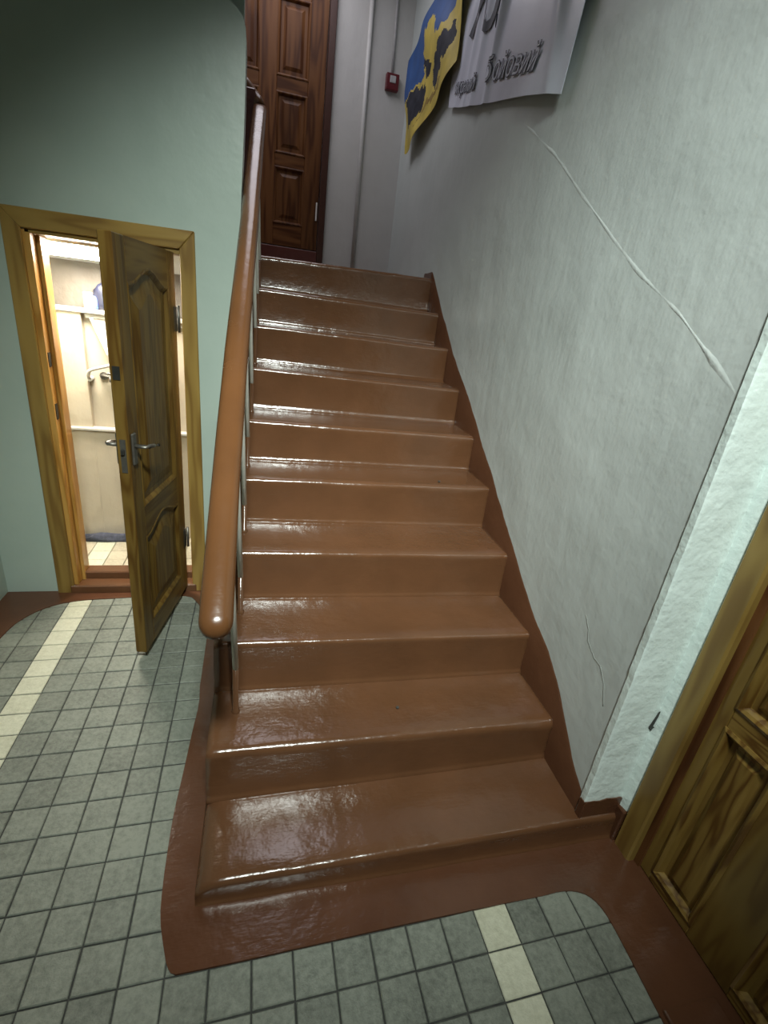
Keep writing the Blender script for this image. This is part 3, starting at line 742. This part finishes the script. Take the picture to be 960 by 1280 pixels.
for u0, u1 in U3:
    for z0, z1 in Z3:
        bm = bmesh.new(); panel_mesh(bm, u0, u1, z0, z1, 0, 0.0, -1, LV3, 'flat'); finish('panel', bm, M['dark_wood'], dl3)
hk = box('hinge', .414, .426, -.010, 0.0, 2.155, 2.285, M['white'], dl3, .003); hk['label'] = 'pale worn hinge plate'

# ------------------------------------------------------------------ pipes and call point on the back wall
o = tube('wall_pipe', [(.752, YB - .018, LAND), (.745, YB - .018, 2.8), (.737, YB - .018, HALL_Z)], .016, M['pipe']); tag(o, 'thin vertical painted pipe on the wall right of the brown door', 'pipe')
o = tube('cable_conduit', [(.936, YB - .008, 3.205), (.93, YB - .008, 3.5), (.918, YB - .008, HALL_Z)], .010, M['cable']); tag(o, 'thin pale conduit running up from the red call point', 'conduit')
cp = thing('fire_call_point', 'small dark red fire alarm call point on the wall beside the flag', 'alarm', (.940, YB, 3.160))
box('housing', -.050, .050, -.045, 0, -.052, .050, M['red'], cp, .006, 2)
box('push_plate', -.022, .024, -.050, -.043, -.010, .034, M['grey_plate'], cp, .003)

# ------------------------------------------------------------------ flag
FL = [(2.699, 3.442), (3.008, 3.34), (3.237, 3.276), (3.574, 3.25), (3.452, 2.93), (3.364, 2.631)]
FR = [(2.237, 3.215), (2.367, 3.065), (2.375, 2.94), (2.364, 2.819), (2.698, 2.728), (3.338, 2.625)]
PAT = [('yellow', [(2.908, 3.239), (2.793, 3.06), (3.054, 3.065), (3.109, 3.116), (3.055, 3.227)]),
       ('charcoal', [(2.484, 3.048), (2.442, 2.964), (2.533, 2.901), (2.695, 2.867), (2.724, 2.829), (2.811, 2.85), (2.86, 2.947), (2.79, 3.006), (2.671, 3.048)]),
       ('charcoal', [(3.093, 3.085), (2.882, 2.991), (2.94, 2.949), (3.002, 2.964)]),
       ('charcoal', [(3.282, 2.982), (3.008, 2.921), (2.968, 2.843), (3.058, 2.79), (3.295, 2.749), (3.371, 2.895), (3.435, 2.95)]),
       ('hem', [(2.544, 2.838), (2.506, 2.847), (2.659, 2.796), (2.962, 2.775), (3.12, 2.731), (3.144, 2.716), (2.927, 2.817), (2.721, 2.821)]),
       ('blue', [(3.234, 3.734), (2.376, 3.307), (2.526, 3.133), (2.631, 3.098), (2.818, 3.111), (3.105, 3.109), (3.044, 2.991), (3.271, 2.992), (3.478, 2.963), (3.837, 3.359)])]
bm = bmesh.new()
def smp(lst, t):
    k = min(len(lst) - 2, int(t * (len(lst) - 1))); f = t * (len(lst) - 1) - k
    return (lst[k][0] + (lst[k + 1][0] - lst[k][0]) * f, lst[k][1] + (lst[k + 1][1] - lst[k][1]) * f)
def flag_fn(u, v):
    a, b = smp(FL, v), smp(FR, v); y = a[0] + (b[0] - a[0]) * u; z = a[1] + (b[1] - a[1]) * u
    fold = .014 * math.sin(9 * y - 13 * z + 2 * nz(y * 2, z * 2)) + .006 * nz(y * 6, z * 6)
    return Vector((W - .062 + fold, y, z))
V, F = grid_surface(bm, 90, 120, flag_fn)
order = {'yellow': 0, 'blue': 1, 'charcoal': 2, 'hem': 3}
for f in F.values():
    c = f.calc_center_median()
    q = (c.y + .05 * nz(c.y * 18, c.z * 18, 2), c.z + .035 * nz(c.y * 18, c.z * 18, 7))
    for nm, poly in PAT:
        if inside(q, poly): f.material_index = order[nm]; break
r = bmesh.ops.extrude_face_region(bm, geom=list(bm.faces))
for v in r['geom']:
    if isinstance(v, bmesh.types.BMVert): v.co.x += .002
o = finish('flag', bm, [M['yellow'], M['blue'], M['charcoal'], M['hem']], None, True)
tag(o, 'blue and yellow flag with charcoal emblem hanging on the stair wall', 'flag')

# ------------------------------------------------------------------ banner with lettering
BA, BB, BC, BD = Vector((2.500, 2.661)), Vector((1.142, 2.300)), Vector((2.53, 3.62)), Vector((1.02, 3.10))
def ban_yz(s, t):
    p = BA + (BB - BA) * s; q = BC + (BD - BC) * s
    r = p + (q - p) * t
    if t < .25: r = r + Vector((0, -.006 * math.sin(math.pi * 2 * s) * (1 - t * 4)))
    return r
FOLDS = [(.10, .30, .03, .014), (.30, .42, .028, .022), (.44, .56, .025, .030), (.93, .80, .03, .020), (.20, .33, .02, .012)]
def ban_x(s, t):
    h = .0
    for s0, s1, w, a in FOLDS:
        c = s0 + (s1 - s0) * t; h += a * math.exp(-((s - c) / w) ** 2) * min(1, .35 + 1.6 * t)
    h += .008 * nz(s * 5, t * 3, 4) + .012 * max(0, 1 - abs(s - .8) / .2) * max(0, 1 - t / .15)
    return W - .022 - h
bm = bmesh.new()
def ban_fn(s, t):
    p = ban_yz(s, t); return Vector((ban_x(s, t), p.x, p.y))
V, F = grid_surface(bm, 260, 60, ban_fn)
r = bmesh.ops.extrude_face_region(bm, geom=list(bm.faces))
for v in r['geom']:
    if isinstance(v, bmesh.types.BMVert): v.co.x += .002
ban = finish('banner', bm, M['banner'], None, True)
tag(ban, 'shiny grey banner with dark lettering hung crookedly on the stair wall', 'banner')
LENB = (BB - BA).length; HB = (BC - BA).length
def lettering(text, s0, t0, size, shear, rise, off, mat, lift, xs=1.0):
    cu = bpy.data.curves.new('lettering', 'FONT'); cu.body = text; cu.size = size; cu.shear = shear; cu.offset = off
    cu.resolution_u = 3
    tmp = bpy.data.objects.new('lettering', cu); COL.objects.link(tmp)
    dg = bpy.context.evaluated_depsgraph_get(); dg.update()
    me = bpy.data.meshes.new_from_object(tmp.evaluated_get(dg)); bpy.data.objects.remove(tmp)
    b = bmesh.new(); b.from_mesh(me); bpy.data.meshes.remove(me)
    bmesh.ops.triangulate(b, faces=b.faces)
    for _ in range(4):
        es = [e for e in b.edges if e.calc_length() > .008]
        if not es: break
        bmesh.ops.subdivide_edges(b, edges=es, cuts=1); bmesh.ops.triangulate(b, faces=b.faces)
    for v in b.verts:
        s = s0 + v.co.x * xs / LENB; t = t0 + (v.co.y + rise * v.co.x) / HB
        p = ban_fn(s, t); v.co = Vector((p.x - lift, p.y, p.z))
    return finish('lettering', b, mat, ban)
for txt, s0, t0, sz, rise in (('окремий', .075, .062, .085, .02), ('бойовий', .42, .088, .135, .01), ('70!', .16, .30, .36, .02)):
    lettering(txt, s0, t0, sz, .25, rise, .0032 if sz < .3 else .004, M['print_dark'], .006)
    if sz < .3: lettering(txt, s0, t0, sz, .25, rise, -.0004, M['print_light'], .0075)
